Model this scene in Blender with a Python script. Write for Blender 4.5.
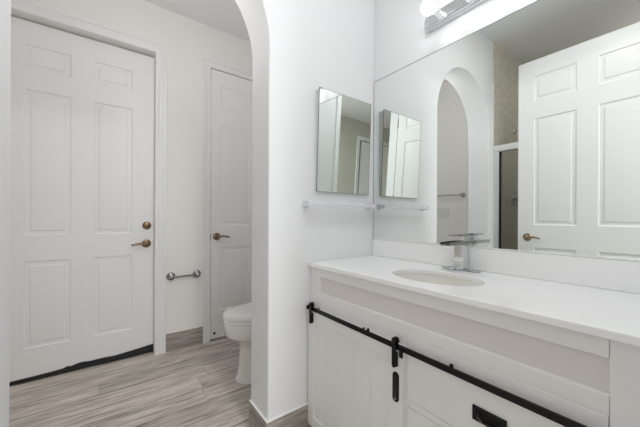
import bpy, bmesh, math, random
from mathutils import Vector, Matrix

random.seed(7)
for o in list(bpy.data.objects):
    bpy.data.objects.remove(o)
SC = bpy.context.scene
COL = SC.collection
PI = math.pi

# ------------------------------------------------------------------ camera
FPX, HORIZON, YAW, ROLL, CAM_H = 287.0, 217.5, math.radians(36.7), math.radians(0.25), 1.125
cam_data = bpy.data.cameras.new('camera')
cam = bpy.data.objects.new('camera', cam_data)
COL.objects.link(cam)
cam_data.sensor_width = 36.0
cam_data.lens = FPX / 640 * 36.0
cam_data.shift_y = (HORIZON - 213.5) / 640
cam_data.clip_start = 0.01
fw = Vector((math.sin(YAW), math.cos(YAW), 0))
rt = Vector((math.cos(YAW), -math.sin(YAW), 0))
up = Vector((0, 0, 1))
r2 = rt * math.cos(ROLL) + up * math.sin(ROLL)
u2 = up * math.cos(ROLL) - rt * math.sin(ROLL)
cam.matrix_world = Matrix(((r2.x, u2.x, -fw.x, 0), (r2.y, u2.y, -fw.y, 0), (r2.z, u2.z, -fw.z, CAM_H), (0, 0, 0, 1)))
SC.camera = cam

# ------------------------------------------------------------------ light levels
BULB = 11            # radiance of the globe bulbs over the mirror
TOILET_FILL = 20      # radiance of the unseen globe lamp added in the toilet room
HALL_FILL = 41      # unseen dome lamp added in the room behind the doorway, watts
BATH_FILL = 5       # unseen dome lamp added over the vanity, watts
SHOWER_FILL = 2.4     # unseen fill downlight added in the shower, watts
WINDOW_FILL = 12    # daylight fill at the added, unseen window behind the doorway, watts
world = bpy.data.worlds.new('world')
SC.world = world
world.use_nodes = True
world.node_tree.nodes['Background'].inputs[0].default_value = (0.9, 0.95, 1, 1)
world.node_tree.nodes['Background'].inputs[1].default_value = 0.3
_w = bpy.data.lights.new('window_fill', 'AREA')  # unseen area light added as daylight fill behind the doorway
_w.shape = 'RECTANGLE'
_w.size, _w.size_y = 1.5, 1.6
_w.energy = WINDOW_FILL
_w.color = (0.93, 0.97, 1.0)
_wo = bpy.data.objects.new('window_fill', _w)
COL.objects.link(_wo)
_wo.location = (0.25, -1.82, 1.45)
_wo.rotation_euler = (math.radians(90), 0, 0)       # shines into the house, towards +y
SC.view_settings.view_transform = 'Standard'
SC.view_settings.look = 'None'
SC.view_settings.gamma = 1
SC.view_settings.use_curve_mapping = False
SC.view_settings.exposure = 0.03
SC.cycles.max_bounces = 16
SC.cycles.diffuse_bounces = 8
SC.cycles.glossy_bounces = 10
SC.cycles.transmission_bounces = 10
SC.cycles.sample_clamp_indirect = 8
SC.cycles.use_denoising = True


# ------------------------------------------------------------------ materials
def srgb(r, g, b):
    f = lambda c: (c / 255 / 12.92) if c / 255 <= 0.04045 else ((c / 255 + 0.055) / 1.055) ** 2.4
    return (f(r), f(g), f(b), 1)


def mat(name, col, rough=0.5, metal=0.0, bump=0.0, bscale=60.0, spec=0.5, var=0.0, coat=0.0):
    m = bpy.data.materials.new(name)
    m.use_nodes = True
    nt = m.node_tree
    b = nt.nodes['Principled BSDF']
    b.inputs['Base Color'].default_value = col
    b.inputs['Roughness'].default_value = rough
    b.inputs['Metallic'].default_value = metal
    b.inputs['Specular IOR Level'].default_value = spec
    b.inputs['Coat Weight'].default_value = coat
    tc = nt.nodes.new('ShaderNodeTexCoord')
    nz = nt.nodes.new('ShaderNodeTexNoise')
    nz.inputs['Scale'].default_value = bscale
    nz.inputs['Detail'].default_value = 4
    nt.links.new(tc.outputs['Object'], nz.inputs['Vector'])
    if bump:
        bp = nt.nodes.new('ShaderNodeBump')
        bp.inputs['Strength'].default_value = bump
        bp.inputs['Distance'].default_value = 0.002
        nt.links.new(nz.outputs['Fac'], bp.inputs['Height'])
        nt.links.new(bp.outputs['Normal'], b.inputs['Normal'])
    if var:
        mx = nt.nodes.new('ShaderNodeMix')
        mx.data_type = 'RGBA'
        mx.inputs[6].default_value = col
        mx.inputs[7].default_value = (col[0] * (1 - var), col[1] * (1 - var), col[2] * (1 - var), 1)
        nt.links.new(nz.outputs['Fac'], mx.inputs[0])
        nt.links.new(mx.outputs[2], b.inputs['Base Color'])
    return m


def plank_mat(name, along, across, pw=0.153, pl=1.22, joint=0.0028, shade=0.80):
    """whitewashed wood-look tile planks; `along`/`across` are axis numbers in object space"""
    m = bpy.data.materials.new(name)
    m.use_nodes = True
    nt = m.node_tree
    N, L = nt.nodes, nt.links
    b = N['Principled BSDF']
    tc = N.new('ShaderNodeTexCoord')
    sep = N.new('ShaderNodeSeparateXYZ')
    L.new(tc.outputs['Object'], sep.inputs[0])

    def math_(op, a, c=None):
        n = N.new('ShaderNodeMath')
        n.operation = op
        for i, v in enumerate((a, c)):
            if v is None:
                continue
            if isinstance(v, (int, float)):
                n.inputs[i].default_value = v
            else:
                L.new(v, n.inputs[i])
        return n.outputs[0]

    u = math_('ADD', sep.outputs[along], 20.0)
    v = math_('ADD', sep.outputs[across], 20.0 + 0.06)
    vr = math_('DIVIDE', v, pw)
    row = math_('FLOOR', vr)
    rfrac = math_('FRACT', vr)
    wn = N.new('ShaderNodeTexWhiteNoise')
    wn.noise_dimensions = '1D'
    L.new(row, wn.inputs['W'])
    ur = math_('ADD', math_('DIVIDE', u, pl), wn.outputs['Value'])
    colm = math_('FLOOR', ur)
    cfrac = math_('FRACT', ur)
    pid = math_('ADD', math_('MULTIPLY', row, 17.3), math_('MULTIPLY', colm, 5.71))
    wp = N.new('ShaderNodeTexWhiteNoise')
    wp.noise_dimensions = '1D'
    L.new(pid, wp.inputs['W'])
    # grain stretched along the plank
    cmb = N.new('ShaderNodeCombineXYZ')
    L.new(math_('MULTIPLY', u, 4.5), cmb.inputs[0])
    L.new(math_('MULTIPLY', v, 42.0), cmb.inputs[1])
    L.new(math_('MULTIPLY', wp.outputs['Value'], 50.0), cmb.inputs[2])
    g1 = N.new('ShaderNodeTexNoise')
    g1.inputs['Scale'].default_value = 1.0
    g1.inputs['Detail'].default_value = 6
    g1.inputs['Roughness'].default_value = 0.62
    g1.inputs['Distortion'].default_value = 0.25
    L.new(cmb.outputs[0], g1.inputs['Vector'])
    cr = N.new('ShaderNodeValToRGB')
    cr.color_ramp.elements[0].position = 0.28
    cr.color_ramp.elements[0].color = srgb(144, 134, 125)
    cr.color_ramp.elements[1].position = 0.62
    cr.color_ramp.elements[1].color = srgb(218, 210, 201)
    e = cr.color_ramp.elements.new(0.45)
    e.color = srgb(190, 181, 171)
    L.new(g1.outputs['Fac'], cr.inputs[0])
    # sparse dark streaks
    cmb2 = N.new('ShaderNodeCombineXYZ')
    L.new(math_('MULTIPLY', u, 3.0), cmb2.inputs[0])
    L.new(math_('MULTIPLY', v, 110.0), cmb2.inputs[1])
    L.new(math_('MULTIPLY', wp.outputs['Value'], 31.0), cmb2.inputs[2])
    g2 = N.new('ShaderNodeTexNoise')
    g2.inputs['Scale'].default_value = 1.0
    g2.inputs['Detail'].default_value = 3
    L.new(cmb2.outputs[0], g2.inputs['Vector'])
    cr2 = N.new('ShaderNodeValToRGB')
    cr2.color_ramp.elements[0].position = 0.30
    cr2.color_ramp.elements[0].color = (0.50, 0.47, 0.45, 1)
    cr2.color_ramp.elements[1].position = 0.42
    cr2.color_ramp.elements[1].color = (1, 1, 1, 1)
    L.new(g2.outputs['Fac'], cr2.inputs[0])
    mul = N.new('ShaderNodeMix')
    mul.data_type = 'RGBA'
    mul.blend_type = 'MULTIPLY'
    mul.inputs[0].default_value = 1.0
    L.new(cr.outputs[0], mul.inputs[6])
    L.new(cr2.outputs[0], mul.inputs[7])
    # broad worn patches
    cmb3 = N.new('ShaderNodeCombineXYZ')
    L.new(math_('MULTIPLY', u, 2.6), cmb3.inputs[0])
    L.new(math_('MULTIPLY', v, 11.0), cmb3.inputs[1])
    L.new(math_('MULTIPLY', wp.outputs['Value'], 77.0), cmb3.inputs[2])
    g3 = N.new('ShaderNodeTexNoise')
    g3.inputs['Scale'].default_value = 1.0
    g3.inputs['Detail'].default_value = 5
    g3.inputs['Roughness'].default_value = 0.6
    L.new(cmb3.outputs[0], g3.inputs['Vector'])
    # plank to plank tone
    tone = math_('ADD', math_('MULTIPLY', wp.outputs['Value'], 0.20), math_('ADD', math_('MULTIPLY', g3.outputs['Fac'], 0.74), shade - 0.32))
    mul2 = N.new('ShaderNodeVectorMath')
    mul2.operation = 'SCALE'
    L.new(mul.outputs[2], mul2.inputs[0])
    L.new(tone, mul2.inputs['Scale'])
    # joints
    jn = N.new('ShaderNodeTexNoise')
    jn.inputs['Scale'].default_value = 3.5
    L.new(tc.outputs['Object'], jn.inputs['Vector'])
    jr = math_('LESS_THAN', math_('MINIMUM', rfrac, math_('SUBTRACT', 1.0, rfrac)), math_('MULTIPLY', math_('MULTIPLY', jn.outputs['Fac'], jn.outputs['Fac']), joint / pw * 3.4))
    jc = math_('LESS_THAN', math_('MINIMUM', cfrac, math_('SUBTRACT', 1.0, cfrac)), joint / pl * 0.4)
    jj = math_('MAXIMUM', jr, math_('MULTIPLY', jc, 0.45))
    mx = N.new('ShaderNodeMix')
    mx.data_type = 'RGBA'
    L.new(jj, mx.inputs[0])
    L.new(mul2.outputs[0], mx.inputs[6])
    mx.inputs[7].default_value = srgb(78, 70, 64)
    L.new(mx.outputs[2], b.inputs['Base Color'])
    b.inputs['Roughness'].default_value = 0.42
    bp = N.new('ShaderNodeBump')
    bp.inputs['Strength'].default_value = 0.25
    bp.inputs['Distance'].default_value = 0.002
    L.new(math_('SUBTRACT', g1.outputs['Fac'], jj), bp.inputs['Height'])
    L.new(bp.outputs['Normal'], b.inputs['Normal'])
    return m


def stone_tile_mat(name):
    m = bpy.data.materials.new(name)
    m.use_nodes = True
    nt = m.node_tree
    N, L = nt.nodes, nt.links
    b = N['Principled BSDF']
    tc = N.new('ShaderNodeTexCoord')
    nz = N.new('ShaderNodeTexNoise')
    nz.inputs['Scale'].default_value = 22
    nz.inputs['Detail'].default_value = 8
    nz.inputs['Roughness'].default_value = 0.7
    L.new(tc.outputs['Object'], nz.inputs['Vector'])
    cr = N.new('ShaderNodeValToRGB')
    cr.color_ramp.elements[0].position = 0.3
    cr.color_ramp.elements[0].color = srgb(198, 192, 178)
    cr.color_ramp.elements[1].position = 0.7
    cr.color_ramp.elements[1].color = srgb(232, 227, 214)
    L.new(nz.outputs['Fac'], cr.inputs[0])
    L.new(cr.outputs[0], b.inputs['Base Color'])
    b.inputs['Roughness'].default_value = 0.35
    return m


def mirror_mat(name):
    m = bpy.data.materials.new(name)
    m.use_nodes = True
    b = m.node_tree.nodes['Principled BSDF']
    b.inputs['Base Color'].default_value = (0.855, 0.885, 0.868, 1)
    b.inputs['Metallic'].default_value = 1
    b.inputs['Roughness'].default_value = 0.0
    return m


def glass_mat(name, tint):
    m = bpy.data.materials.new(name)
    m.use_nodes = True
    nt = m.node_tree
    N, L = nt.nodes, nt.links
    N.remove(N['Principled BSDF'])
    t = N.new('ShaderNodeBsdfTransparent')
    t.inputs[0].default_value = tint
    g = N.new('ShaderNodeBsdfGlossy')
    g.inputs['Roughness'].default_value = 0.02
    fr = N.new('ShaderNodeFresnel')
    fr.inputs[0].default_value = 1.45
    mx = N.new('ShaderNodeMixShader')
    L.new(fr.outputs[0], mx.inputs[0])
    L.new(t.outputs[0], mx.inputs[1])
    L.new(g.outputs[0], mx.inputs[2])
    L.new(mx.outputs[0], N['Material Output'].inputs[0])
    return m


def emit_mat(name, col, s):
    m = bpy.data.materials.new(name)
    m.use_nodes = True
    b = m.node_tree.nodes['Principled BSDF']
    b.inputs['Base Color'].default_value = (0.9, 0.9, 0.9, 1)
    b.inputs['Emission Color'].default_value = col
    b.inputs['Emission Strength'].default_value = s
    return m


M_WALL = mat('white_wall_paint', (0.84, 0.847, 0.86, 1), 0.6, bump=0.10, bscale=140, spec=0.3)
M_WARM_LIT = mat('white_wall_paint_warm_lit', (0.885, 0.87, 0.85, 1), 0.6, bump=0.10, bscale=140, spec=0.3)  # same white paint; the toilet room's warmer light is put into the colour
M_CEIL = mat('ceiling_paint', (0.87, 0.87, 0.87, 1), 0.8, bump=0.15, bscale=120, spec=0.2)
M_HALL = mat('beige_hall_paint', (0.60, 0.59, 0.53, 1), 0.7, bump=0.08, bscale=140, spec=0.3)
M_TRIM = mat('white_trim_paint', (0.87, 0.87, 0.87, 1), 0.35)
M_DOOR = mat('white_door_paint', (0.88, 0.88, 0.875, 1), 0.38)
M_FLOOR = plank_mat('wood_look_floor_tile', 0, 1)
M_BASEX = plank_mat('wood_look_base_tile_x', 0, 2, pw=0.40, joint=0.0, shade=0.47)
M_BASEY = plank_mat('wood_look_base_tile_y', 1, 2, pw=0.40, joint=0.0, shade=0.47)
M_CAULK = mat('white_caulk', (0.84, 0.83, 0.82, 1), 0.6)
M_CAB = mat('light_greige_cabinet_paint', (0.86, 0.85, 0.845, 1), 0.42, bump=0.05, bscale=90, var=0.03)
M_PANEL = mat('greige_woodgrain_panel', (0.785, 0.75, 0.74, 1), 0.45, bump=0.06, bscale=70, var=0.05)
M_COUNTER = mat('white_quartz', (0.945, 0.945, 0.95, 1), 0.16, var=0.03, bscale=220)
M_CERAMIC = mat('white_porcelain', (0.85, 0.84, 0.825, 1), 0.08, coat=0.4)
M_BASIN = mat('ivory_basin_porcelain', (0.82, 0.80, 0.755, 1), 0.10, coat=0.4)
M_CHROME = mat('chrome', (0.83, 0.84, 0.85, 1), 0.06, 1.0)
M_FAUCET = mat('polished_dark_chrome', (0.42, 0.43, 0.45, 1), 0.16, 1.0)
M_SATIN = mat('satin_chrome', (0.68, 0.68, 0.70, 1), 0.24, 1.0)
M_DNICKEL = mat('dark_nickel', (0.34, 0.335, 0.33, 1), 0.2, 1.0)
M_NICKEL = mat('brushed_nickel', (0.50, 0.49, 0.48, 1), 0.28, 1.0)
M_ALU = mat('satin_aluminium', (0.80, 0.82, 0.82, 1), 0.30, 0.7)
M_BRONZE = mat('aged_bronze', (0.27, 0.19, 0.12, 1), 0.30, 1.0, var=0.3, bscale=40)
M_PEWTER = mat('antique_brass', (0.42, 0.33, 0.23, 1), 0.28, 1.0, var=0.2, bscale=40)
M_BLACK = mat('matte_black_iron', (0.006, 0.0055, 0.0055, 1), 0.36, 0.0, spec=0.28)
M_IRON = mat('glossy_black_iron', (0.05, 0.048, 0.048, 1), 0.25, 0.6)  # lighter, glossier black than the drawer pull plates
M_RUBBER = mat('black_rubber', (0.010, 0.010, 0.011, 1), 0.45)
M_DARK = mat('dark_gap', (0.02, 0.02, 0.02, 1), 0.8)  # near-black, paints in the shade in door gaps and under the vanity
M_EDGE = mat('mirror_ground_edge', (0.16, 0.18, 0.18, 1), 0.3)
M_ACRYL = mat('white_acrylic', (0.78, 0.78, 0.82, 1), 0.18, coat=0.3)
M_SIDE_SHADE = mat('cabinet_side_shade_grey', (0.68, 0.68, 0.68, 1), 0.4)  # grey puts the shadow beside the mirror cabinet into its side
M_PLASTIC = mat('white_plastic', (0.80, 0.80, 0.78, 1), 0.35)
M_STONE = stone_tile_mat('beige_stone_tile')
M_MIRROR = mirror_mat('silvered_mirror')
M_GLASS = glass_mat('grey_tinted_glass', (0.95, 0.95, 0.925, 1))
M_CLEAR = glass_mat('clear_window_glass', (0.95, 0.96, 0.96, 1))
M_BULB = emit_mat('lit_bulb_glass', (0.985, 0.99, 1.0, 1), BULB)
M_DOME = emit_mat('fill_dome_glass', (1.0, 0.96, 0.90, 1), 3.0)


# ------------------------------------------------------------------ mesh helpers
def obj(name, bm, m, parent=None, angle=35, bevel=0.0, segs=2, loc=None):
    bmesh.ops.recalc_face_normals(bm, faces=bm.faces)
    me = bpy.data.meshes.new(name)
    bm.to_mesh(me)
    bm.free()
    for p in me.polygons:
        p.use_smooth = True
    me.set_sharp_from_angle(angle=math.radians(angle))
    me.materials.append(m)
    o = bpy.data.objects.new(name, me)
    COL.objects.link(o)
    if parent is not None:
        o.parent = parent
    if loc is not None:
        o.location = loc
    if bevel:
        md = o.modifiers.new('bevel', 'BEVEL')
        md.width = bevel
        md.segments = segs
        md.limit_method = 'ANGLE'
        md.angle_limit = math.radians(40)
    return o


def thing(name, label, cat, loc=(0, 0, 0), rotz=0.0, group=None, kind=None):
    o = bpy.data.objects.new(name, None)
    COL.objects.link(o)
    o.empty_display_size = 0.05
    o.location = loc
    o.rotation_euler = (0, 0, rotz)
    return tag(o, label, cat, group, kind)


def tag(o, label, cat, group=None, kind=None):
    o['label'] = label
    o['category'] = cat
    if group:
        o['group'] = group
    if kind:
        o['kind'] = kind
    return o


def struct(name, bm, m, label, cat, bevel=0.0, angle=35, segs=2):
    o = obj(name, bm, m, None, angle, bevel, segs)
    return tag(o, label, cat, None, 'structure')


def dup(root, loc, label, group=None):
    r = root.copy()
    COL.objects.link(r)
    r.location = loc
    r['label'] = label
    if group:
        r['group'] = group
    for ch in list(root.children):
        c = ch.copy()
        COL.objects.link(c)
        c.parent = r
        for g in ch.children:
            d = g.copy()
            COL.objects.link(d)
            d.parent = c
    return r


def box(bm, x0, x1, y0, y1, z0, z1):
    vs = [bm.verts.new(p) for p in ((x0, y0, z0), (x1, y0, z0), (x1, y1, z0), (x0, y1, z0),
                                    (x0, y0, z1), (x1, y0, z1), (x1, y1, z1), (x0, y1, z1))]
    for f in ((0, 3, 2, 1), (4, 5, 6, 7), (0, 1, 5, 4), (1, 2, 6, 5), (2, 3, 7, 6), (3, 0, 4, 7)):
        bm.faces.new([vs[i] for i in f])
    return bm


def nb():
    return bmesh.new()


def frame_of(d):
    d = Vector(d).normalized()
    a = Vector((0, 0, 1)) if abs(d.z) < 0.9 else Vector((1, 0, 0))
    s = d.cross(a).normalized()
    return s, s.cross(d).normalized(), d


def lathe(bm, base, axis, prof, n=32, cap=True):
    """prof: list of (distance along axis, radius)"""
    base = Vector(base)
    s, t, d = frame_of(axis)
    rings = []
    for h, r in prof:
        rings.append([bm.verts.new(base + d * h + (s * math.cos(2 * PI * k / n) + t * math.sin(2 * PI * k / n)) * max(r, 1e-5)) for k in range(n)])
    for a, c in zip(rings, rings[1:]):
        for k in range(n):
            bm.faces.new((a[k], a[(k + 1) % n], c[(k + 1) % n], c[k]))
    if cap:
        bm.faces.new(rings[0][::-1])
        bm.faces.new(rings[-1])
    return bm


def tube(bm, pts, rad, n=12):
    pts = [Vector(p) for p in pts]
    rads = rad if isinstance(rad, (list, tuple)) else [rad] * len(pts)
    prev = None
    rings = []
    for i, p in enumerate(pts):
        d = (pts[min(i + 1, len(pts) - 1)] - pts[max(i - 1, 0)]).normalized()
        if prev is None:
            s, t, _ = frame_of(d)
        else:
            s = (prev - d * prev.dot(d)).normalized()
            t = s.cross(d)
        prev = s
        rings.append([bm.verts.new(p + (s * math.cos(2 * PI * k / n) + t * math.sin(2 * PI * k / n)) * rads[i]) for k in range(n)])
    for a, c in zip(rings, rings[1:]):
        for k in range(n):
            bm.faces.new((a[k], a[(k + 1) % n], c[(k + 1) % n], c[k]))
    bm.faces.new(rings[0][::-1])
    bm.faces.new(rings[-1])
    return bm


def loft(bm, rings, cap0=True, cap1=True):
    rr = [[bm.verts.new(p) for p in r] for r in rings]
    n = len(rr[0])
    for a, c in zip(rr, rr[1:]):
        for k in range(n):
            bm.faces.new((a[k], a[(k + 1) % n], c[(k + 1) % n], c[k]))
    if cap0:
        bm.faces.new(rr[0][::-1])
    if cap1:
        bm.faces.new(rr[-1])
    return bm


def prism(bm, pts, axis, a0, a1):
    """polygon pts (two coords) in the plane across `axis`, swept from a0 to a1"""
    def P(p, a):
        q = list(p)
        q.insert(axis, a)
        return Vector(q)
    lo = [bm.verts.new(P(p, a0)) for p in pts]
    hi = [bm.verts.new(P(p, a1)) for p in pts]
    bm.faces.new(lo[::-1])
    bm.faces.new(hi)
    n = len(pts)
    for k in range(n):
        bm.faces.new((lo[k], lo[(k + 1) % n], hi[(k + 1) % n], hi[k]))
    return bm


def plate(bm, a0, a1, b0, b1, holes, place, depth):
    """flat plate a0..a1 x b0..b1 with rectangular holes; place(a,b,t) -> point; t from 0 to depth"""
    A = sorted({a0, a1} | {h[0] for h in holes} | {h[1] for h in holes})
    B = sorted({b0, b1} | {h[2] for h in holes} | {h[3] for h in holes})
    A = [a for a in A if a0 - 1e-9 <= a <= a1 + 1e-9]
    B = [b for b in B if b0 - 1e-9 <= b <= b1 + 1e-9]
    vs = {}

    def V(i, j, k):
        if (i, j, k) not in vs:
            vs[(i, j, k)] = bm.verts.new(place(A[i], B[j], 0 if k == 0 else depth))
        return vs[(i, j, k)]

    def solid(i, j):
        if not (0 <= i < len(A) - 1 and 0 <= j < len(B) - 1):
            return False
        ca, cb = (A[i] + A[i + 1]) / 2, (B[j] + B[j + 1]) / 2
        return not any(h[0] < ca < h[1] and h[2] < cb < h[3] for h in holes)

    for i in range(len(A) - 1):
        for j in range(len(B) - 1):
            if not solid(i, j):
                continue
            bm.faces.new((V(i, j, 0), V(i + 1, j, 0), V(i + 1, j + 1, 0), V(i, j + 1, 0)))
            bm.faces.new((V(i, j, 1), V(i, j + 1, 1), V(i + 1, j + 1, 1), V(i + 1, j, 1)))
            if not solid(i - 1, j):
                bm.faces.new((V(i, j, 0), V(i, j + 1, 0), V(i, j + 1, 1), V(i, j, 1)))
            if not solid(i + 1, j):
                bm.faces.new((V(i + 1, j, 0), V(i + 1, j, 1), V(i + 1, j + 1, 1), V(i + 1, j + 1, 0)))
            if not solid(i, j - 1):
                bm.faces.new((V(i, j, 0), V(i, j, 1), V(i + 1, j, 1), V(i + 1, j, 0)))
            if not solid(i, j + 1):
                bm.faces.new((V(i, j + 1, 0), V(i + 1, j + 1, 0), V(i + 1, j + 1, 1), V(i, j + 1, 1)))
    return bm


def panel_door(bm, w, h, thick, panels, mould=0.0072):
    """moulded panel door leaf: x 0..w, z 0..h, front face at y=0 (facing -y), back at y=thick; both faces moulded"""
    A = sorted({0, w} | {p[0] for p in panels} | {p[1] for p in panels})
    B = sorted({0, h} | {p[2] for p in panels} | {p[3] for p in panels})
    for side in (0, 1):
        y0 = 0 if side == 0 else thick
        sg = 1 if side == 0 else -1
        for i in range(len(A) - 1):
            for j in range(len(B) - 1):
                ca, cb = (A[i] + A[i + 1]) / 2, (B[j] + B[j + 1]) / 2
                if any(p[0] < ca < p[1] and p[2] < cb < p[3] for p in panels):
                    continue
                bm.faces.new([bm.verts.new(q) for q in ((A[i], y0, B[j]), (A[i + 1], y0, B[j]), (A[i + 1], y0, B[j + 1]), (A[i], y0, B[j + 1]))])
        for p in panels:
            loops = []
            for ins, dep in ((0, 0), (0.003, 0.0015), (0.008, mould), (0.013, mould), (0.031, mould * 0.85), (0.036, 0.0015), (0.040, 0.001)):
                loops.append([bm.verts.new(q) for q in ((p[0] + ins, y0 + sg * dep, p[2] + ins), (p[1] - ins, y0 + sg * dep, p[2] + ins),
                                                        (p[1] - ins, y0 + sg * dep, p[3] - ins), (p[0] + ins, y0 + sg * dep, p[3] - ins))])
            for a, c in zip(loops, loops[1:]):
                for k in range(4):
                    bm.faces.new((a[k], a[(k + 1) % 4], c[(k + 1) % 4], c[k]))
            bm.faces.new(loops[-1])
    for q in (((0, 0, 0), (0, thick, 0), (0, thick, h), (0, 0, h)), ((w, 0, 0), (w, 0, h), (w, thick, h), (w, thick, 0)),
              ((0, 0, 0), (w, 0, 0), (w, thick, 0), (0, thick, 0)), ((0, 0, h), (0, thick, h), (w, thick, h), (w, 0, h))):
        bm.faces.new([bm.verts.new(v) for v in q])
    bmesh.ops.remove_doubles(bm, verts=bm.verts, dist=1e-5)
    return bm


def casing_bar(bm, horizontal, a0, a1, b0, b1, y, out=-1, inner='lo', miter=True):
    """one board of door casing on a wall face at y; stepped profile, thicker on its outer edge"""
    w = b1 - b0
    prof = [(0, 0), (0, 0.010), (0.10, 0.013), (0.28, 0.013), (0.34, 0.010), (0.70, 0.014), (0.76, 0.019), (0.94, 0.020), (1.0, 0.016), (1.0, 0)]
    if inner == 'hi':
        prof = [(1 - p[0], p[1]) for p in prof]
    pts = [(b0 + p[0] * w, y + out * p[1]) for p in prof]
    if horizontal:      # runs along x, profile in (z, y)
        prism(bm, [(q[1], q[0]) for q in pts], 0, a0, a1)
    else:               # runs along z, profile in (x, y)
        prism(bm, [(q[0], q[1]) for q in pts], 2, a0, a1)
    return bm


# ------------------------------------------------------------------ the room
VW, EW, EB, FWY = 1.354, 1.245, 1.446, 2.68
CEIL = 2.85
EN0, EN1 = -0.08, 0.04                 # entry wall with the doorway the camera looks through
AX0, AX1, SPRING = -0.2665, 0.622, 1.945   # the arch
AR = (AX1 - AX0) / 2
ACX = (AX0 + AX1) / 2
LW = -0.75                              # left wall of the toilet room
SHX, SHB = -0.335, -1.25                 # shower front and back

struct('floor', box(nb(), -2.8, 2.4, -3.0, 2.95, -0.06, 0.0), M_FLOOR, 'whitewashed grey wood-look plank tile floor', 'floor')
struct('ceiling', box(nb(), -2.8, 2.4, -3.0, 2.95, CEIL, CEIL + 0.06), M_CEIL, 'plain white painted ceiling', 'ceiling')
struct('wall_right', box(nb(), VW, VW + 0.1, EN0, FWY + 0.14, 0, CEIL), M_WALL, 'white wall behind the vanity and its large mirror', 'wall')

# end wall with the arched opening
bm = nb()
pts = [(SHB, 0), (SHB, CEIL), (VW, CEIL), (VW, 0), (AX1, 0), (AX1, SPRING)]
NA = 56
for k in range(1, NA):
    a = PI * k / NA
    pts.append((ACX + AR * math.cos(a), SPRING + 0.47 * math.sin(a)))
pts += [(AX0, SPRING), (AX0, 0)]
prism(bm, pts, 1, EW, EB)
struct('wall_end', bm, M_WALL, 'white wall with the tall round-topped arch opening', 'wall', bevel=0.007, segs=3)

# far wall of the toilet room, with two door openings
DL0, DL1, DLT = -0.60, 0.32, 2.465
DR0, DR1, DRT = 0.757, 1.215, 2.475
bm = plate(nb(), LW - 0.1, VW, 0, CEIL, [(DL0, DL1, -1, DLT), (DR0, DR1, -1, DRT)], lambda a, b, t: (a, FWY + t, b), 0.14)
struct('wall_far', bm, M_WARM_LIT, 'white wall, tinted to look warmly lit, behind the toilet with two panel doors', 'wall')
struct('wall_left', box(nb(), LW - 0.1, LW, EB, FWY, 0, CEIL), M_WARM_LIT, 'white side wall of the toilet room, tinted to look warmly lit, seen in the mirror', 'wall')
bm = plate(nb(), -1.35, VW, 0, CEIL, [(-0.288, 0.67, -1, 2.495)], lambda a, b, t: (a, EN0 + t, b), EN1 - EN0)
struct('wall_entry', bm, M_WALL, 'white wall with the bathroom doorway seen in the mirrors', 'wall')
struct('wall_shower', box(nb(), SHB - 0.1, SHB, EN1, EW, 0, CEIL), M_STONE, 'beige stone tile wall at the back of the shower', 'wall')

# shower tile on the end wall and its white edge strip
struct('trim_1', box(nb(), SHX - 0.012, SHX + 0.004, EW - 0.012, EW, 0.0, 2.44), M_TRIM, 'thin white vertical edge strip of the shower tile', 'trim', bevel=0.002)
bm = box(nb(), SHB, SHX - 0.012, EW - 0.010, EW, 0, CEIL)
struct('wall_tile', bm, M_STONE, 'beige speckled stone tile on the shower wall', 'wall tile')

# hall behind the camera
HY = -1.85
struct('wall_hall', plate(nb(), -2.6, 2.2, 0, CEIL, [(-2.32, -1.46, -1, 2.47), (-0.5, 1.0, 0.65, 2.25)], lambda a, b, t: (a, HY - t, b), 0.1), M_HALL, 'beige wall of the room behind the doorway, seen in the cabinet mirror', 'wall')
struct('wall_hall_left', box(nb(), -2.7, -2.6, HY, EN0, 0, CEIL), M_HALL, 'beige left side wall of the room behind the doorway', 'wall')
struct('wall_hall_right', box(nb(), 2.2, 2.3, HY, EN0, 0, CEIL), M_HALL, 'beige right side wall of the room behind the doorway', 'wall')
bm = plate(nb(), -2.6, 2.2, 0, CEIL, [(-1.35, 1.454, -1, 3)], lambda a, b, t: (a, EN0 + t, b), 0.02)
struct('wall_hall_front', bm, M_HALL, 'beige wall ends beside the bathroom seen from the room behind', 'wall')

# unseen window added to bring daylight into the room behind the doorway
wf = struct('fill_window_1', plate(nb(), -0.5, 1.0, 0.65, 2.25, [(-0.45, 0.225, 0.70, 2.20), (0.275, 0.95, 0.70, 2.20)], lambda a, b, t: (a, HY - 0.03 - t, b), 0.04), M_TRIM, 'unseen white framed window added for light behind the doorway', 'window')  # window invented as an opening for the daylight fill
obj('pane', box(nb(), -0.46, 0.96, HY - 0.052, HY - 0.048, 0.69, 2.21), M_CLEAR, wf)
# door casings
bm = nb()
casing_bar(bm, False, 0, DLT, DL1, DL1 + 0.08, FWY, inner='lo')
casing_bar(bm, False, 0, DLT, DL0 - 0.08, DL0, FWY, inner='hi')
casing_bar(bm, True, DL0 - 0.08, DL1 + 0.08, DLT, DLT + 0.08, FWY, inner='lo')
struct('trim_2', bm, M_TRIM, 'white moulded casing around the wide door with deadbolt', 'door casing')
bm = nb()
casing_bar(bm, False, 0, DRT, DR0 - 0.062, DR0, FWY, inner='hi')
casing_bar(bm, False, 0, DRT, DR1, DR1 + 0.062, FWY, inner='lo')
casing_bar(bm, True, DR0 - 0.062, DR1 + 0.062, DRT, DRT + 0.062, FWY, inner='lo')
struct('trim_3', bm, M_TRIM, 'white moulded casing around the narrow closet door', 'door casing')
bm = nb()
casing_bar(bm, False, 0, 2.495, 0.67, 0.73, EN1, out=1, inner='lo')
casing_bar(bm, True, -0.288, 0.73, 2.495, 2.555, EN1, out=1, inner='lo')
struct('trim_4', bm, M_TRIM, 'white casing of the bathroom doorway seen in the cabinet mirror', 'door casing')
bm = nb()
casing_bar(bm, False, 0, 2.47, -1.46, -1.38, HY, out=1, inner='lo')
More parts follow.
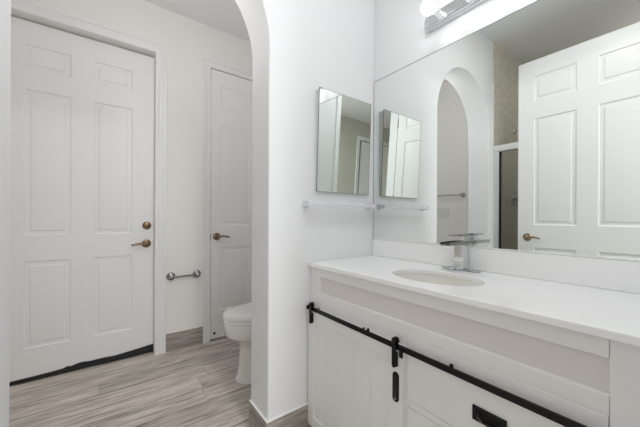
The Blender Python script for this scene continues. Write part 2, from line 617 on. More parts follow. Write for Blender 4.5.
casing_bar(bm, False, 0, 2.47, -2.40, -2.32, HY, out=1, inner='hi')
casing_bar(bm, True, -2.40, -1.38, 2.47, 2.55, HY, out=1, inner='lo')
struct('trim_5', bm, M_TRIM, 'white casing of a far doorway seen in the cabinet mirror', 'door casing')

# wood-look tile baseboards with a white caulk line on top
def baseboard(name, x0, x1, y0, y1, m, label, cau):
    o = struct(name, box(nb(), x0, x1, y0, y1, 0, 0.150), m, label, 'baseboard', bevel=0.0015)
    obj('caulk_line', box(nb(), *cau, 0.150, 0.1535), M_CAULK, o)
    return o


baseboard('baseboard_end', AX1 - 0.010, 0.869, EW - 0.010, EW, M_BASEX, 'grey wood-look tile baseboard between the arch and the vanity', (AX1 - 0.010, 0.869, EW - 0.010, EW))
baseboard('baseboard_arch', AX1 - 0.010, AX1, EW, EB, M_BASEY, 'grey wood-look tile baseboard on the inner side of the arch', (AX1 - 0.010, AX1, EW, EB))
baseboard('baseboard_arch_left', AX0, AX0 + 0.010, EW, EB, M_BASEY, 'grey wood-look tile baseboard on the far side of the arch', (AX0, AX0 + 0.010, EW, EB))
baseboard('baseboard_far', DL1 + 0.08, DR0 - 0.062, FWY - 0.010, FWY, M_BASEX, 'grey wood-look tile baseboard between the two far doors', (DL1 + 0.08, DR0 - 0.062, FWY - 0.010, FWY))

# ------------------------------------------------------------------ doors
ZP = [(0.21, 0.805), (0.98, 1.98), (2.12, 2.285)]


def two_columns(w, st=0.15, mid=0.127, rows=None):
    pw = (w - 2 * st - mid) / 2
    cols = [(st, st + pw), (w - st - pw, w - st)]
    return [(c[0], c[1], z[0], z[1]) for c in cols for z in (rows or ZP)]


def lever(parent, x, z, y, dirx, out, m, name='lever_handle', rose=0.033, length=0.105):
    """rosette, neck and curved lever on a door face at y, standing off along `out` (+1/-1 on y)"""
    h = obj(name, lathe(nb(), (x, y, z), (0, out, 0), [(0, rose), (0.004, rose), (0.009, rose * 0.86), (0.011, rose * 0.55), (0.014, 0.014), (0.040, 0.012), (0.046, 0.013), (0.056, 0.012), (0.058, 0.008)], 32), m, parent)
    pts, rad = [], []
    for k in range(11):
        t = k / 10
        pts.append((x + dirx * t * length, y + out * (0.049 - 0.006 * math.sin(t * PI)), z + 0.006 * math.sin(t * PI * 1.1) - 0.004 * t))
        rad.append(0.0095 - 0.003 * t + (0.001 if k == 10 else 0))
    obj('lever', tube(nb(), pts, rad, 14), m, h)
    return h


# wide door with deadbolt, set back in its opening
leafw = DL1 - DL0 - 0.002
d = thing('door_1', 'wide white six-panel door with bronze lever and deadbolt above a torn black sweep', 'door', (DL0 + 0.001, FWY + 0.072, 0.012), kind='structure')
obj('door_leaf', panel_door(nb(), leafw, 2.440, 0.04, two_columns(leafw)), M_DOOR, d, angle=20)
lever(d, leafw - 0.052, 0.893, 0, -1, -1, M_BRONZE)
bm = lathe(nb(), (leafw - 0.050, 0, 1.040), (0, -1, 0), [(0, 0.032), (0.006, 0.032), (0.014, 0.026), (0.016, 0.017), (0.022, 0.017), (0.024, 0.014)], 32)
db = obj('deadbolt', bm, M_BRONZE, d)
obj('keyhole', box(nb(), leafw - 0.0515, leafw - 0.0485, -0.0255, -0.0235, 1.033, 1.047), M_BLACK, db)
# torn black rubber sweep; its sheet also paints in the dark gap beneath
prof = [(0.0, 0.012), (0.20, 0.015), (0.30, 0.018), (0.355, 0.022), (0.375, 0.031), (0.40, 0.026), (0.44, 0.036), (0.47, 0.037), (0.50, 0.031), (0.58, 0.033), (0.66, 0.029), (0.74, 0.036), (0.82, 0.043), (leafw, 0.054)]
poly = [(0.0, -0.010)] + [(p[0], p[1]) for p in prof] + [(leafw, -0.010)]
sw = obj('sweep_and_gap', prism(nb(), [(p[0], p[1]) for p in poly], 1, -0.008, -0.0005), M_RUBBER, d)
obj('sweep_lip', tube(nb(), [(0.30, -0.010, 0.004), (0.5, -0.0125, 0.010), (0.65, -0.011, 0.014), (leafw, -0.0105, 0.024)], 0.0045, 8), M_RUBBER, sw)
obj('stop_bead', box(nb(), -0.0005, leafw + 0.0005, 0.041, 0.062, 2.40, 2.4525), M_TRIM, d)
obj('hinge', lathe(nb(), (-0.001, -0.004, 0.30), (0, 0, 1), [(0, 0.005), (0.09, 0.005)], 12), M_BRONZE, d)
obj('hinge', lathe(nb(), (-0.001, -0.004, 2.10), (0, 0, 1), [(0, 0.005), (0.09, 0.005)], 12), M_BRONZE, d)

# narrow closet door
lw2 = DR1 - DR0 - 0.008
d = thing('door_2', 'narrow white panel door with bronze lever behind the toilet', 'door', (DR0 + 0.005, FWY - 0.002, 0.014), kind='structure')
obj('door_leaf', panel_door(nb(), lw2, 2.455, 0.036, [(0.085, lw2 - 0.085, 0.25, 0.83), (0.085, lw2 - 0.085, 1.03, 1.95), (0.085, lw2 - 0.085, 2.09, 2.32)]), M_DOOR, d, angle=20)
lever(d, 0.052, 0.932, 0, 1, -1, M_BRONZE)
obj('strike_plate', box(nb(), -0.0050, 0.0005, -0.004, 0.02, 0.905, 0.96), M_BLACK, d)
obj('bumper', lathe(nb(), (0.035, 0, 0.050), (0, -1, 0), [(0, 0.011), (0.006, 0.011), (0.012, 0.008)], 16), M_RUBBER, d)
obj('gap_shade_sheet', box(nb(), -0.005, lw2 + 0.003, 0.04, 0.06, -0.014, 2.461), M_DARK, d)  # dark sheet painting in the shade of the gaps around the leaf

# open bathroom door, standing along the left of the camera and seen in the mirror
DOX, DOY0, DOW = -0.250, 0.081, 0.913
d = thing('door_3', 'open white six-panel bathroom door seen in the vanity mirror', 'door', (DOX, DOY0, 0.018), PI / 2, kind='structure')
obj('door_leaf', panel_door(nb(), DOW, 2.462, 0.035, two_columns(DOW, 0.115, 0.12, [(0.25, 0.86), (1.05, 1.96), (2.105, 2.325)])), M_DOOR, d, angle=20)
lever(d, DOW - 0.072, 0.945, 0, -1, -1, M_PEWTER, length=0.10)
for hz in (0.25, 1.2, 2.15):
    obj('hinge', lathe(nb(), (-0.004, -0.002, hz), (0, 0, 1), [(0, 0.006), (0.1, 0.006)], 12), M_PEWTER, d)
obj('latch_plate', box(nb(), DOW - 0.0005, DOW + 0.001, 0.006, 0.029, 0.917, 0.973), M_PEWTER, d)

# white door ajar in the far hall doorway, a dark sheet painting its gap
d = thing('door_4', 'white door not quite shut in the far doorway, seen in the cabinet mirror', 'door', (-2.31, HY - 0.030, 0.01), 0, kind='structure')
obj('door_leaf', panel_door(nb(), 0.80, 2.445, 0.035, two_columns(0.80)), M_DOOR, d, angle=20)
obj('gap_shade_sheet', box(nb(), -0.02, 0.86, 0.04 - 0.11, 0.05 - 0.11, -0.01, 2.48), M_DARK, d)  # dark sheet painting in the gap's shade and hiding the sky
for hz in (0.25, 0.85, 1.45, 2.15):
    obj('hinge', box(nb(), 0.80, 0.848, 0.0, 0.006, hz, hz + 0.1), M_PEWTER, d)

# ------------------------------------------------------------------ shower
t = thing('shower_enclosure', 'framed sliding glass shower enclosure seen in the mirror behind the open door', 'shower', (SHX, EN1, 0))
S0, S1 = 0.0, EW - EN1
obj('curb', box(nb(), -0.07, 0.03, S0, S1 - 0.013, 0, 0.10), M_STONE, t, bevel=0.006)
obj('bottom_track', box(nb(), -0.055, 0.0, S0, S1 - 0.013, 0.10, 0.135), M_ALU, t, bevel=0.003)
obj('header_rail', box(nb(), -0.06, 0.005, S0, S1 - 0.013, 1.765, 1.825), M_ALU, t, bevel=0.005)
obj('side_jamb', box(nb(), -0.05, 0.0, S1 - 0.060, S1 - 0.0125, 0.135, 1.765), M_ALU, t, bevel=0.004)
obj('side_jamb', box(nb(), -0.05, 0.0, S0, S0 + 0.045, 0.135, 1.765), M_ALU, t, bevel=0.004)
for k, (y0, y1, xx) in enumerate(((0.50, S1 - 0.062, -0.017), (0.046, 0.63, -0.040))):
    g = obj('glass_panel', box(nb(), xx - 0.003, xx + 0.003, y0, y1, 0.135, 1.768), M_GLASS, t)
    obj('panel_edge', box(nb(), xx - 0.006, xx + 0.006, y0 - 0.004, y0 + 0.014, 0.136, 1.764), M_ALU, g)
    obj('panel_edge', box(nb(), xx - 0.006, xx + 0.006, y1 - 0.014, y1 + 0.002, 0.136, 1.764), M_DARK if k == 0 else M_ALU, g)
YT = EW - 0.010
t = thing('shower_sprayer', 'chrome shower sprayer on a bent arm above the shower valve', 'shower head', (-0.845, YT, 2.06))
obj('flange', lathe(nb(), (0, 0, 0), (0, -1, 0), [(0, 0.032), (0.004, 0.032), (0.012, 0.016)], 24), M_CHROME, t)
obj('arm', tube(nb(), [(0, 0, 0), (0, -0.05, 0.005), (0, -0.10, -0.005), (0, -0.135, -0.035)], 0.009, 12), M_CHROME, t)
obj('spray_head', lathe(nb(), (0, -0.130, -0.030), (0, -0.6, -0.8), [(0, 0.012), (0.015, 0.016), (0.035, 0.042), (0.05, 0.045), (0.054, 0.040)], 28), M_CHROME, t)
t = thing('shower_valve', 'round chrome shower valve plate with lever behind the glass', 'shower valve', (-0.85, YT, 1.335))
obj('escutcheon', lathe(nb(), (0, 0, 0), (0, -1, 0), [(0, 0.085), (0.005, 0.085), (0.010, 0.075), (0.014, 0.04)], 36), M_CHROME, t)
hub = obj('hub', lathe(nb(), (0, -0.012, 0), (0, -1, 0), [(0, 0.03), (0.045, 0.024), (0.05, 0.018)], 24), M_CHROME, t)
obj('lever', tube(nb(), [(0, -0.045, 0), (0.0, -0.055, -0.05), (0, -0.06, -0.09)], [0.010, 0.008, 0.007], 12), M_CHROME, hub)

# ------------------------------------------------------------------ vanity
VX, VF = 0.866, 0.851          # face frame plane; counter front edge
Y0, Y1 = EN1 + 0.002, EW - 0.002
van = thing('vanity_cabinet', 'light greige barn-door vanity cabinet under the white counter', 'vanity', (VX, 0, 0))
PX = lambda a, b, t: (t, a, b)
body = nb()
box(body, 0.023, VW - VX - 0.002, Y0, Y0 + 0.016, 0.07, 0.868)
box(body, 0.023, VW - VX - 0.002, Y1 - 0.016, Y1, 0.07, 0.868)
box(body, 0.023, VW - VX - 0.012, Y0 + 0.016, Y1 - 0.016, 0.07, 0.086)
box(body, VW - VX - 0.012, VW - VX - 0.002, Y0 + 0.016, Y1 - 0.016, 0.07, 0.868)
obj('carcass', body, M_CAB, van)
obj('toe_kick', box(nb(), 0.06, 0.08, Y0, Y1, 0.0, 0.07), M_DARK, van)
obj('face_frame', plate(nb(), 0.1217, Y1, 0.06, 0.868, [(0.12, 1.160, 0.745, 0.8245), (0.655, 1.17, 0.11, 0.64), (0.12, 0.636, 0.30, 0.4535), (0.12, 0.636, 0.4765, 0.702), (0.12, 0.636, 0.09, 0.28)], PX, 0.022), M_CAB, van, bevel=0.0012)
obj('end_stile', box(nb(), 0, 0.022, Y0, 0.1209, 0.06, 0.868), M_CAB, van, bevel=0.0008)
obj('recessed_panel', box(nb(), 0.0115, 0.018, 0.120, 1.161, 0.742, 0.8275), M_PANEL, van)
for z0, z1 in ((0.4785, 0.7012), (0.302, 0.4515), (0.092, 0.278)):
    dr = obj('drawer_front', box(nb(), -0.001, 0.018, 0.1225, 0.6345, z0, z1), M_CAB, van, bevel=0.0018)
    zc = (z0 + z1) / 2 - (0.030 if z0 > 0.45 else 0.0)
    # recessed bail pull: backplate with rim, cup and swinging bail
    pl = plate(nb(), 0.3155, 0.4055, zc - 0.021, zc + 0.021, [(0.3275, 0.3935, zc - 0.012, zc + 0.012)], lambda a, b, t: (-0.001 - t, a, b), 0.005)
    box(pl, -0.002, -0.0005, 0.3265, 0.3945, zc - 0.013, zc + 0.013)
    p = obj('drawer_pull', pl, M_BLACK, dr, bevel=0.001)
    bp = [(-0.006, 0.390, zc + 0.004), (-0.013, 0.386, zc - 0.006), (-0.016, 0.372, zc - 0.010), (-0.017, 0.3605, zc - 0.011), (-0.016, 0.349, zc - 0.010), (-0.013, 0.335, zc - 0.006), (-0.006, 0.331, zc + 0.004)]
    o = tube(nb(), bp, 0.0028, 10)
    b_ = obj('pull_bail', o, M_IRON, dr)

# sliding barn door
BX0, BX1 = -0.020, -0.001       # its face stands proud of the frame
bd = obj('barn_door', plate(nb(), 0.643, 1.2345, 0.056, 0.664, [(0.706, 1.187, 0.110, 0.604)], lambda a, b, t: (BX0 + t, a, b), BX1 - BX0), M_CAB, van, bevel=0.0015)
bm = nb()
npl = 5
for k in range(npl):
    a0 = 0.704 + (1.189 - 0.704) * k / npl
    a1 = 0.704 + (1.189 - 0.704) * (k + 1) / npl
    g = 0.0010
    prism(bm, [(BX0 + 0.0085, a0 + g), (BX0 + 0.0085, a1 - g), (BX0 + 0.0102, a1), (BX0 + 0.016, a1), (BX0 + 0.016, a0), (BX0 + 0.0102, a0)], 2, 0.108, 0.606)
obj('plank_panel', bm, M_CAB, bd)


def pill(bm, yc, half, z0, z1, x0, x1, n=10):
    pts = []
    for k in range(n + 1):
        a = PI * k / n
        pts.append((yc + half * math.cos(a), z1 - half + half * math.sin(a)))
    for k in range(n + 1):
        a = PI + PI * k / n
        pts.append((yc + half * math.cos(a), z0 + half + half * math.sin(a)))
    return prism(bm, pts, 0, x0, x1)


hb = pill(nb(), 0.669, 0.0135, 0.458, 0.566, BX0 - 0.004, BX0 + 0.001)
h = obj('door_pull', hb, M_BLACK, bd, bevel=0.001)
obj('finger_cup', pill(nb(), 0.669, 0.009, 0.466, 0.558, BX0 - 0.0045, BX0 - 0.0035), M_RUBBER, h)
obj('screw', lathe(nb(), (BX0 - 0.004, 0.669, 0.470), (-1, 0, 0), [(0, 0.0035), (0.002, 0.0025)], 12), M_NICKEL, h)
# strap hangers with wheels riding on the rail
RX0, RX1 = -0.026, -0.019
for yc in (1.196, 0.669):
    st = obj('strap_hanger', pill(nb(), yc, 0.0078, 0.586, 0.690, BX0 - 0.016, BX0 - 0.011), M_BLACK, bd, bevel=0.0008)
    obj('strap_mount', box(nb(), BX0 - 0.012, BX0 + 0.0005, yc - 0.009, yc + 0.009, 0.590, 0.640), M_BLACK, st)
    obj('wheel', lathe(nb(), (BX0 - 0.011, yc, 0.681), (1, 0, 0), [(0, 0.0125), (0.002, 0.013), (0.004, 0.010), (0.010, 0.010), (0.012, 0.013), (0.014, 0.0125)], 28), M_BLACK, st)
    obj('axle_bolt', lathe(nb(), (BX0 - 0.0155, yc, 0.681), (-1, 0, 0), [(0, 0.008), (0.004, 0.007), (0.006, 0.003)], 6), M_BLACK, st)
    obj('strap_screw', lathe(nb(), (BX0 - 0.0155, yc, 0.604), (-1, 0, 0), [(0, 0.0045), (0.003, 0.003)], 12), M_BLACK, st)
# the rail, its stand-off bolts and end stop
rail = obj('barn_rail', box(nb(), RX0, RX1, 0.085, 1.236, 0.6505, 0.6705), M_BLACK, van, bevel=0.0008)
for yc in (1.165, 0.8485, 0.115):
    obj('stand_off', lathe(nb(), (RX1, yc, 0.6605), (1, 0, 0), [(0, 0.007), (0.019, 0.007)], 16), M_BLACK, rail)
    obj('rail_bolt', lathe(nb(), (RX0 + 0.001, yc, 0.6605), (-1, 0, 0), [(0, 0.008), (0.004, 0.007), (0.006, 0.004)], 8), M_BLACK, rail)
for yc in (0.806, 0.460):
    obj('rail_clip', lathe(nb(), (-0.0225, yc, 0.669), (0, 0, 1), [(0, 0.006), (0.010, 0.006), (0.012, 0.004)], 12), M_BLACK, rail)
for yc in (0.642, 1.229):
    obj('rail_stop', box(nb(), RX0 - 0.006, RX0 + 0.0005, yc - 0.008, yc + 0.006, 0.630 if yc < 1 else 0.652, 0.668), M_BLACK, rail, bevel=0.001)

# countertop with an oval cut-out
SKX, SKY, SKA, SKB = 1.062, 0.652, 0.132, 0.182      # sink centre, half sizes along x and y
bm = nb()
NE = 72
el = [bm.verts.new((SKX + SKA * math.cos(2 * PI * k / NE), SKY + SKB * math.sin(2 * PI * k / NE), 0.890)) for k in range(NE)]
rc = [bm.verts.new(p) for p in ((VF, Y0, 0.890), (VW - 0.0005, Y0, 0.890), (VW - 0.0005, Y1, 0.890), (VF, Y1, 0.890))]
eds = [bm.edges.new((el[k], el[(k + 1) % NE])) for k in range(NE)] + [bm.edges.new((rc[k], rc[(k + 1) % 4])) for k in range(4)]
bmesh.ops.triangle_fill(bm, use_beauty=True, use_dissolve=False, edges=eds)
fs = list(bm.faces)
ex = bmesh.ops.extrude_face_region(bm, geom=fs, use_keep_orig=True)
bmesh.ops.translate(bm, verts=[v for v in ex['geom'] if isinstance(v, bmesh.types.BMVert)], vec=(0, 0, -0.020))
ct = obj('countertop', bm, M_COUNTER, angle=40)
md = ct.modifiers.new('bevel', 'BEVEL')
md.width = 0.002
md.segments = 2
md.limit_method = 'ANGLE'
md.angle_limit = math.radians(60)
tag(ct, 'white quartz countertop with oval sink cut-out on the vanity', 'countertop')
tag(obj('backsplash', box(nb(), VW - 0.020, VW - 0.0005, Y0, Y1, 0.8905, 0.990), M_COUNTER, bevel=0.0015), 'low white quartz backsplash strip between countertop and large mirror', 'backsplash')

# undermount oval sink
sk = thing('sink', 'oval undermount ivory sink set in the counter', 'sink', (SKX, SKY, 0.74))
rings = []
for z, s in ((0.130, 1.10), (0.130, 1.012), (0.122, 1.008), (0.105, 0.985), (0.08, 0.93), (0.05, 0.82), (0.025, 0.62), (0.012, 0.36), (0.006, 0.14)):
    rings.append([(SKA * s * math.cos(2 * PI * k / NE), SKB * s * math.sin(2 * PI * k / NE), z) for k in range(NE)])
bm = loft(nb(), rings, cap0=False, cap1=False)
o = obj('basin', bm, M_BASIN, sk, angle=50)
md = o.modifiers.new('solidify', 'SOLIDIFY')
md.thickness = 0.007
md.offset = -1
obj('drain', lathe(nb(), (0, 0, 0.002), (0, 0, 1), [(0, 0.024), (0.007, 0.024), (0.009, 0.020), (0.010, 0.008)], 28), M_CHROME, sk)

# waterfall faucet
FX, FY = 1.291, 0.662
fa = thing('faucet', 'square chrome waterfall faucet on its deck plate behind the sink', 'faucet', (FX, FY, 0.890))
pl = nb()
pts = []
for cx_, cy_, a0 in ((1, 1, 0), (-1, 1, 90), (-1, -1, 180), (1, -1, 270)):
    for k in range(7):
        a = math.radians(a0 + 15 * k)
        pts.append((cx_ * (0.028 - 0.024) + 0.024 * math.cos(a), cy_ * (0.086 - 0.024) + 0.024 * math.sin(a)))
prism(pl, pts, 2, 0.0, 0.006)
obj('deck_plate', pl, M_FAUCET, fa, bevel=0.001)
obj('column', box(nb(), -0.020, 0.020, -0.021, 0.021, 0.006, 0.118), M_CHROME, fa, bevel=0.0018)
sp = nb()
# open trough spout, sloping slightly down to its lip
for (ya, yb, za, zb) in ((-0.026, 0.026, 0.0, 0.005), (-0.026, -0.022, 0.005, 0.015), (0.022, 0.026, 0.005, 0.015)):
    vs = []
    for x, dz in ((-0.130, 0.0), (0.018, 0.002)):
        vs.append([(x, ya, 0.116 + dz + za), (x, yb, 0.116 + dz + za), (x, yb, 0.116 + dz + zb), (x, ya, 0.116 + dz + zb)])
    loft(sp, vs)
obj('spout', sp, M_FAUCET, fa, bevel=0.0008)
obj('water_slot', box(nb(), -0.126, 0.010, -0.0215, 0.0215, 0.1212, 0.1245), M_BLACK, fa)
obj('valve_block', box(nb(), -0.018, 0.024, -0.022, 0.022, 0.1247, 0.1555), M_CHROME, fa, bevel=0.002)
bm = nb()
box(bm, -0.070, 0.024, -0.0225, 0.0225, 0.1560, 0.1625)
obj('lever', bm, M_FAUCET, fa, bevel=0.0008)

# ------------------------------------------------------------------ mirrors and wall pieces
wm = thing('wall_mirror', 'large frameless wall mirror above the backsplash', 'mirror', (VW, 0, 0.992))
obj('mirror_glass', box(nb(), -0.011, -0.0005, EN1 + 0.004, EW - 0.004, 0.0, 0.978), M_MIRROR, wm)
bm = nb()
box(bm, -0.0116, 0, EW - 0.004, EW - 0.0022, 0.0, 0.978)
box(bm, -0.0116, 0, EN1 + 0.002, EW - 0.0022, 0.978, 0.981)
obj('ground_edge', bm, M_EDGE, wm)
obj('bottom_channel', box(nb(), -0.014, 0, EN1 + 0.002, EW - 0.003, -0.001, 0.004), M_CAULK, wm)

# tilted mirror cabinet on the end wall
CX0, CX1, CZ0, CZ1 = 0.896, 1.284, 1.265, 1.808
mc = thing('medicine_cabinet', 'small frameless mirrored cabinet tilting forward above the towel rod', 'mirror cabinet', (CX0, EW, CZ0))
W_, H_ = CX1 - CX0, CZ1 - CZ0
yb, yt = -0.015, -0.036        # front plane at bottom and top
obj('cabinet_body', prism(nb(), [(-0.0005, 0.004), (-0.0005, H_ - 0.004), (yt + 0.005, H_ - 0.004), (yb + 0.005, 0.004)], 0, 0.0015, W_ - 0.0015), M_SIDE_SHADE, mc)
bm = nb()
prism(bm, [(yb, 0), (yt, H_), (yt + 0.004, H_), (yb + 0.004, 0)], 0, 0, W_)
dm = obj('mirror_door', bm, M_MIRROR, mc)
bm = nb()
e = 0.0018
prism(bm, [(yb - 0.0003, -e), (yb + 0.0043, -e), (yb + 0.0043, 0), (yb - 0.0003, 0)], 0, -e, W_ + e)
prism(bm, [(yt - 0.0003, H_), (yt + 0.0043, H_), (yt + 0.0043, H_ + e), (yt - 0.0003, H_ + e)], 0, -e, W_ + e)
prism(bm, [(yb - 0.0003, 0), (yt - 0.0003, H_), (yt + 0.0043, H_), (yb + 0.0043, 0)], 0, -e, 0)
prism(bm, [(yb - 0.0003, 0), (yt - 0.0003, H_), (yt + 0.0043, H_), (yb + 0.0043, 0)], 0, W_, W_ + e)
obj('ground_edge', bm, M_EDGE, dm)

# acrylic towel rod on the end wall
tr = thing('towel_rod', 'white acrylic towel rod under the mirror cabinet', 'towel rod', (0.83, EW, 1.196))
for x in (0.0, 0.462):
    pb = box(nb(), x - 0.017, x + 0.017, -0.008, 0, -0.022, 0.022)
    box(pb, x - 0.012, x + 0.012, -0.058, -0.008, -0.013, 0.013)
    obj('post', pb, M_ACRYL, tr, bevel=0.003)
obj('rod', box(nb(), 0.0, 0.462, -0.057, -0.035, -0.0105, 0.0105), M_ACRYL, tr, bevel=0.003)


def round_bar(name, label, cat, loc, axis, length, rose, off, rad, m):
    """two round rosettes with posts, joined by a bar; axis 'x' on a wall facing -y, 'y' on a wall facing +x"""
    t_ = thing(name, label, cat, loc)
    P = (lambda a, o_: (a, -o_, 0)) if axis == 'x' else (lambda a, o_: (o_, a, 0))
    D = (0, -1, 0) if axis == 'x' else (1, 0, 0)
    for a in (0, length):
        obj('post', lathe(nb(), P(a, 0), D, [(0, rose), (0.006, rose), (0.014, rose * 0.8), (0.018, rose * 0.45), (off - 0.012, rose * 0.40), (off - 0.008, rose * 0.55), (off + 0.008, rose * 0.5), (off + 0.012, rose * 0.25)], 24), m, t_)
    obj('bar', tube(nb(), [P(0, off), P(length, off)], rad, 14), m, t_)
    return t_


round_bar('paper_holder', 'nickel toilet paper bar on the wall between the far doors', 'paper holder', (0.438, FWY, 0.625), 'x', 0.205, 0.034, 0.050, 0.009, M_DNICKEL)
round_bar('towel_bar', 'long nickel towel bar seen through the arch in the mirror', 'towel bar', (LW, 1.735, 1.405), 'y', 0.60, 0.030, 0.06, 0.008, M_NICKEL)
sw = thing('switch_plate', 'white wall switch plate under the nickel towel bar in the mirror', 'switch plate', (LW, 1.99, 1.19))
obj('plate', box(nb(), 0, 0.007, -0.0825, 0.0825, -0.058, 0.058), M_PLASTIC, sw, bevel=0.003)
for k in (-1, 0, 1):
    obj('rocker', box(nb(), 0.007, 0.010, k * 0.046 - 0.016, k * 0.046 + 0.016, -0.033, 0.033), M_PLASTIC, sw, bevel=0.001)

# ------------------------------------------------------------------ vanity light bar
LX = VW
lb = thing('vanity_light', 'chrome strip light with round bulbs above the large mirror', 'wall lamp', (LX, 0.26, 2.113))
LL = 0.61
bm = nb()
prof = [(-0.0005, -0.021), (-0.012, -0.0225), (-0.026, -0.0215), (-0.029, -0.0190), (-0.032, -0.0205), (-0.041, -0.0185), (-0.044, -0.015), (-0.044, 0.036), (-0.041, 0.041), (-0.030, 0.044), (-0.012, 0.0455), (-0.0005, 0.045)]
prism(bm, prof, 1, 0.02, LL - 0.02)
obj('back_bar', bm, M_SATIN, lb, angle=25)
for y0, sg in ((0.02, -1), (LL - 0.02, 1)):
    rr = []
    for k in range(6):
        t_ = k / 5
        s = math.sqrt(max(1 - t_ ** 2, 0.02))
        rr.append([(p[0] * (0.25 + 0.75 * s) - 0.0002, y0 + sg * t_ * 0.03, p[1] * s) for p in prof])
    obj('end_cap', loft(nb(), rr), M_SATIN, lb, angle=40)
for k in range(4):
    yk = 0.0775 + 0.1458 * k
    s_ = obj('socket', lathe(nb(), (-0.043, yk, 0), (-1, 0, 0), [(0, 0.021), (0.004, 0.021), (0.006, 0.018), (0.056, 0.019), (0.060, 0.021), (0.072, 0.021), (0.076, 0.015)], 28), M_CHROME, lb)
    bp = [(0.0345 * (1 - math.cos(math.radians(25 + 155 * q / 24))) , 0.0345 * math.sin(math.radians(25 + 155 * q / 24))) for q in range(25)]
    obj('bulb', lathe(nb(), (-0.1125, yk, 0), (-1, 0, 0), bp, 32), M_BULB, lb)

# ------------------------------------------------------------------ toilet
TY = 1.925
to = thing('toilet', 'white two-piece toilet with closed lid past the arch', 'toilet', (0.64, TY, 0))
NT = 56


def egg(cx, front, back, half, z, sq=2.3, tip=1.0):
    """egg outline along x: `front` reach to -x, `back` reach to +x"""
    r = []
    for k in range(NT):
        a = 2 * PI * k / NT
        c, s = math.cos(a), math.sin(a)
        ex = 2.0 / sq if c > 0 else 2.0 / 2.05
        x = math.copysign(abs(c) ** ex, c)
        y = math.copysign(abs(s) ** (2.0 / 2.15), s)
        r.append((cx + (x * back if x > 0 else x * front), y * half, z * 1.09))
    return r


# bowl with its foot
rings = [egg(0.34, 0.262, 0.21, 0.136, 0.0), egg(0.34, 0.262, 0.21, 0.136, 0.012), egg(0.34, 0.246, 0.20, 0.122, 0.030), egg(0.34, 0.236, 0.20, 0.112, 0.10),
         egg(0.34, 0.232, 0.20, 0.108, 0.19), egg(0.335, 0.236, 0.21, 0.112, 0.235), egg(0.31, 0.248, 0.23, 0.132, 0.262), egg(0.29, 0.268, 0.25, 0.163, 0.284),
         egg(0.28, 0.275, 0.25, 0.174, 0.302), egg(0.28, 0.277, 0.25, 0.176, 0.372), egg(0.28, 0.272, 0.25, 0.173, 0.380)]
bowl = obj('bowl', loft(nb(), rings), M_CERAMIC, to, angle=60)
for s in (-1, 1):
    obj('bolt_cap', lathe(nb(), (0.17, s * 0.118, 0.026), (0, s * 0.8, 0.6), [(0, 0.014), (0.010, 0.012), (0.016, 0.006)], 16), M_NICKEL, bowl)
rings = [egg(0.275, 0.272, 0.24, 0.172, 0.3805), egg(0.275, 0.278, 0.24, 0.180, 0.385), egg(0.275, 0.278, 0.24, 0.180, 0.398), egg(0.275, 0.272, 0.24, 0.174, 0.4045)]
obj('seat', loft(nb(), rings), M_CERAMIC, to, angle=50)
rings = [egg(0.275, 0.270, 0.238, 0.173, 0.4050), egg(0.275, 0.280, 0.24, 0.182, 0.409), egg(0.275, 0.280, 0.24, 0.182, 0.424), egg(0.275, 0.268, 0.235, 0.172, 0.434), egg(0.275, 0.20, 0.18, 0.12, 0.440)]
obj('lid', loft(nb(), rings), M_CERAMIC, to, angle=50)
tk = nb()


def rrect(x0, x1, half, z, r=0.03):
    p = []
    for cx_, cy_, a0 in ((x1 - r, half - r, 0), (x0 + r, half - r, 90), (x0 + r, -half + r, 180), (x1 - r, -half + r, 270)):
        for k in range(6):
            a = math.radians(a0 + 18 * k)
            p.append((cx_ + r * math.cos(a), cy_ + r * math.sin(a), z))
    return p


loft(tk, [rrect(0.525, 0.695, 0.185, 0.4145), rrect(0.515, 0.700, 0.205, 0.47), rrect(0.508, 0.700, 0.215, 0.74)])
tank = obj('tank', tk, M_CERAMIC, to, angle=50)
obj('tank_lid', loft(nb(), [rrect(0.502, 0.704, 0.222, 0.7405), rrect(0.498, 0.706, 0.226, 0.748), rrect(0.498, 0.706, 0.226, 0.768), rrect(0.506, 0.70, 0.218, 0.777)]), M_CERAMIC, to, angle=50)
obj('flush_lever', tube(nb(), [(0.510, 0.14, 0.69), (0.495, 0.14, 0.69), (0.490, 0.12, 0.688), (0.490, 0.06, 0.682)], 0.007, 12), M_CHROME, tank)

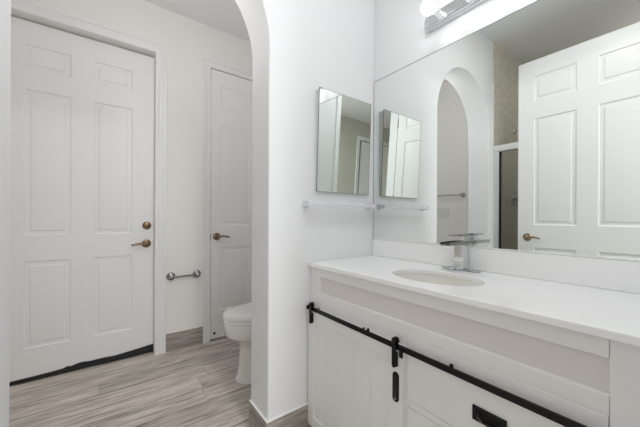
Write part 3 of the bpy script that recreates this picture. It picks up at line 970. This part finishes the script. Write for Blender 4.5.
# ------------------------------------------------------------------ lamps added out of view to light the rooms
def dome(name, label, loc, watts, col):
    t_ = thing(name, label, 'added light', loc)
    obj('base', lathe(nb(), (0, 0, 0), (0, 0, -1), [(0, 0.15), (0.02, 0.15), (0.025, 0.14)], 40), M_NICKEL, t_)
    obj('glass_dome', lathe(nb(), (0, 0, -0.026), (0, 0, -1), [(0, 0.138), (0.02, 0.132), (0.045, 0.105), (0.062, 0.06), (0.068, 0.0)], 40), M_DOME, t_)
    ld = bpy.data.lights.new(name + '_light', 'AREA')
    ld.shape = 'DISK'
    ld.size = 0.28
    ld.energy = watts
    ld.color = col
    lo = bpy.data.objects.new(name + '_light', ld)
    COL.objects.link(lo)
    lo.location = (loc[0], loc[1], loc[2] - 0.11)
    return t_


M_GLOBE = emit_mat('fill_globe_glass', (1.0, 0.975, 0.95, 1), TOILET_FILL)
gl = thing('toilet_room_fill_globe', 'added unseen globe lamp lighting the toilet room behind the arch', 'added light', (0.30, 1.62, CEIL))  # globe lamp added out of view to brighten the toilet room
obj('canopy', lathe(nb(), (0, 0, 0), (0, 0, -1), [(0, 0.06), (0.02, 0.06), (0.03, 0.04)], 32), M_NICKEL, gl)
obj('stem', lathe(nb(), (0, 0, -0.03), (0, 0, -1), [(0, 0.009), (0.37, 0.009)], 16), M_NICKEL, gl)
obj('globe', lathe(nb(), (0, 0, -0.398), (0, 0, -1), [(0.09 * (1 - math.cos(PI * q / 24)), 0.09 * math.sin(PI * q / 24)) for q in range(25)], 40), M_GLOBE, gl)
dome('hall_fill_lamp', 'added unseen dome lamp on the ceiling behind the doorway', (0.6, -1.2, CEIL), HALL_FILL, (0.97, 0.985, 1.0))  # added behind the camera to send light through the doorway


def downlight(name, label, loc, watts):  # added fill light with a downlight fitting around it
    t_ = thing(name, label, 'added light', loc)
    obj('trim_ring', lathe(nb(), (0, 0, 0), (0, 0, -1), [(0, 0.075), (0.003, 0.075), (0.006, 0.062)], 32), M_PLASTIC, t_)
    obj('lens', lathe(nb(), (0, 0, -0.0062), (0, 0, -1), [(0, 0.058), (0.004, 0.052), (0.006, 0.0)], 32), M_DOME, t_)
    ld = bpy.data.lights.new(name + '_light', 'AREA')
    ld.shape = 'DISK'
    ld.size = 0.11
    ld.energy = watts
    lo = bpy.data.objects.new(name + '_light', ld)
    COL.objects.link(lo)
    lo.location = (loc[0], loc[1], loc[2] - 0.02)


downlight('shower_fill_light', 'added unseen fill downlight in the shower ceiling', (-1.05, 0.25, CEIL), SHOWER_FILL)  # fill added out of view to lift the dark shower
dome('bath_fill_lamp', 'added unseen dome lamp on the ceiling over the vanity', (0.50, 0.42, CEIL), BATH_FILL, (0.975, 0.99, 1.0))  # added out of view to make up for the dimmed bulbs
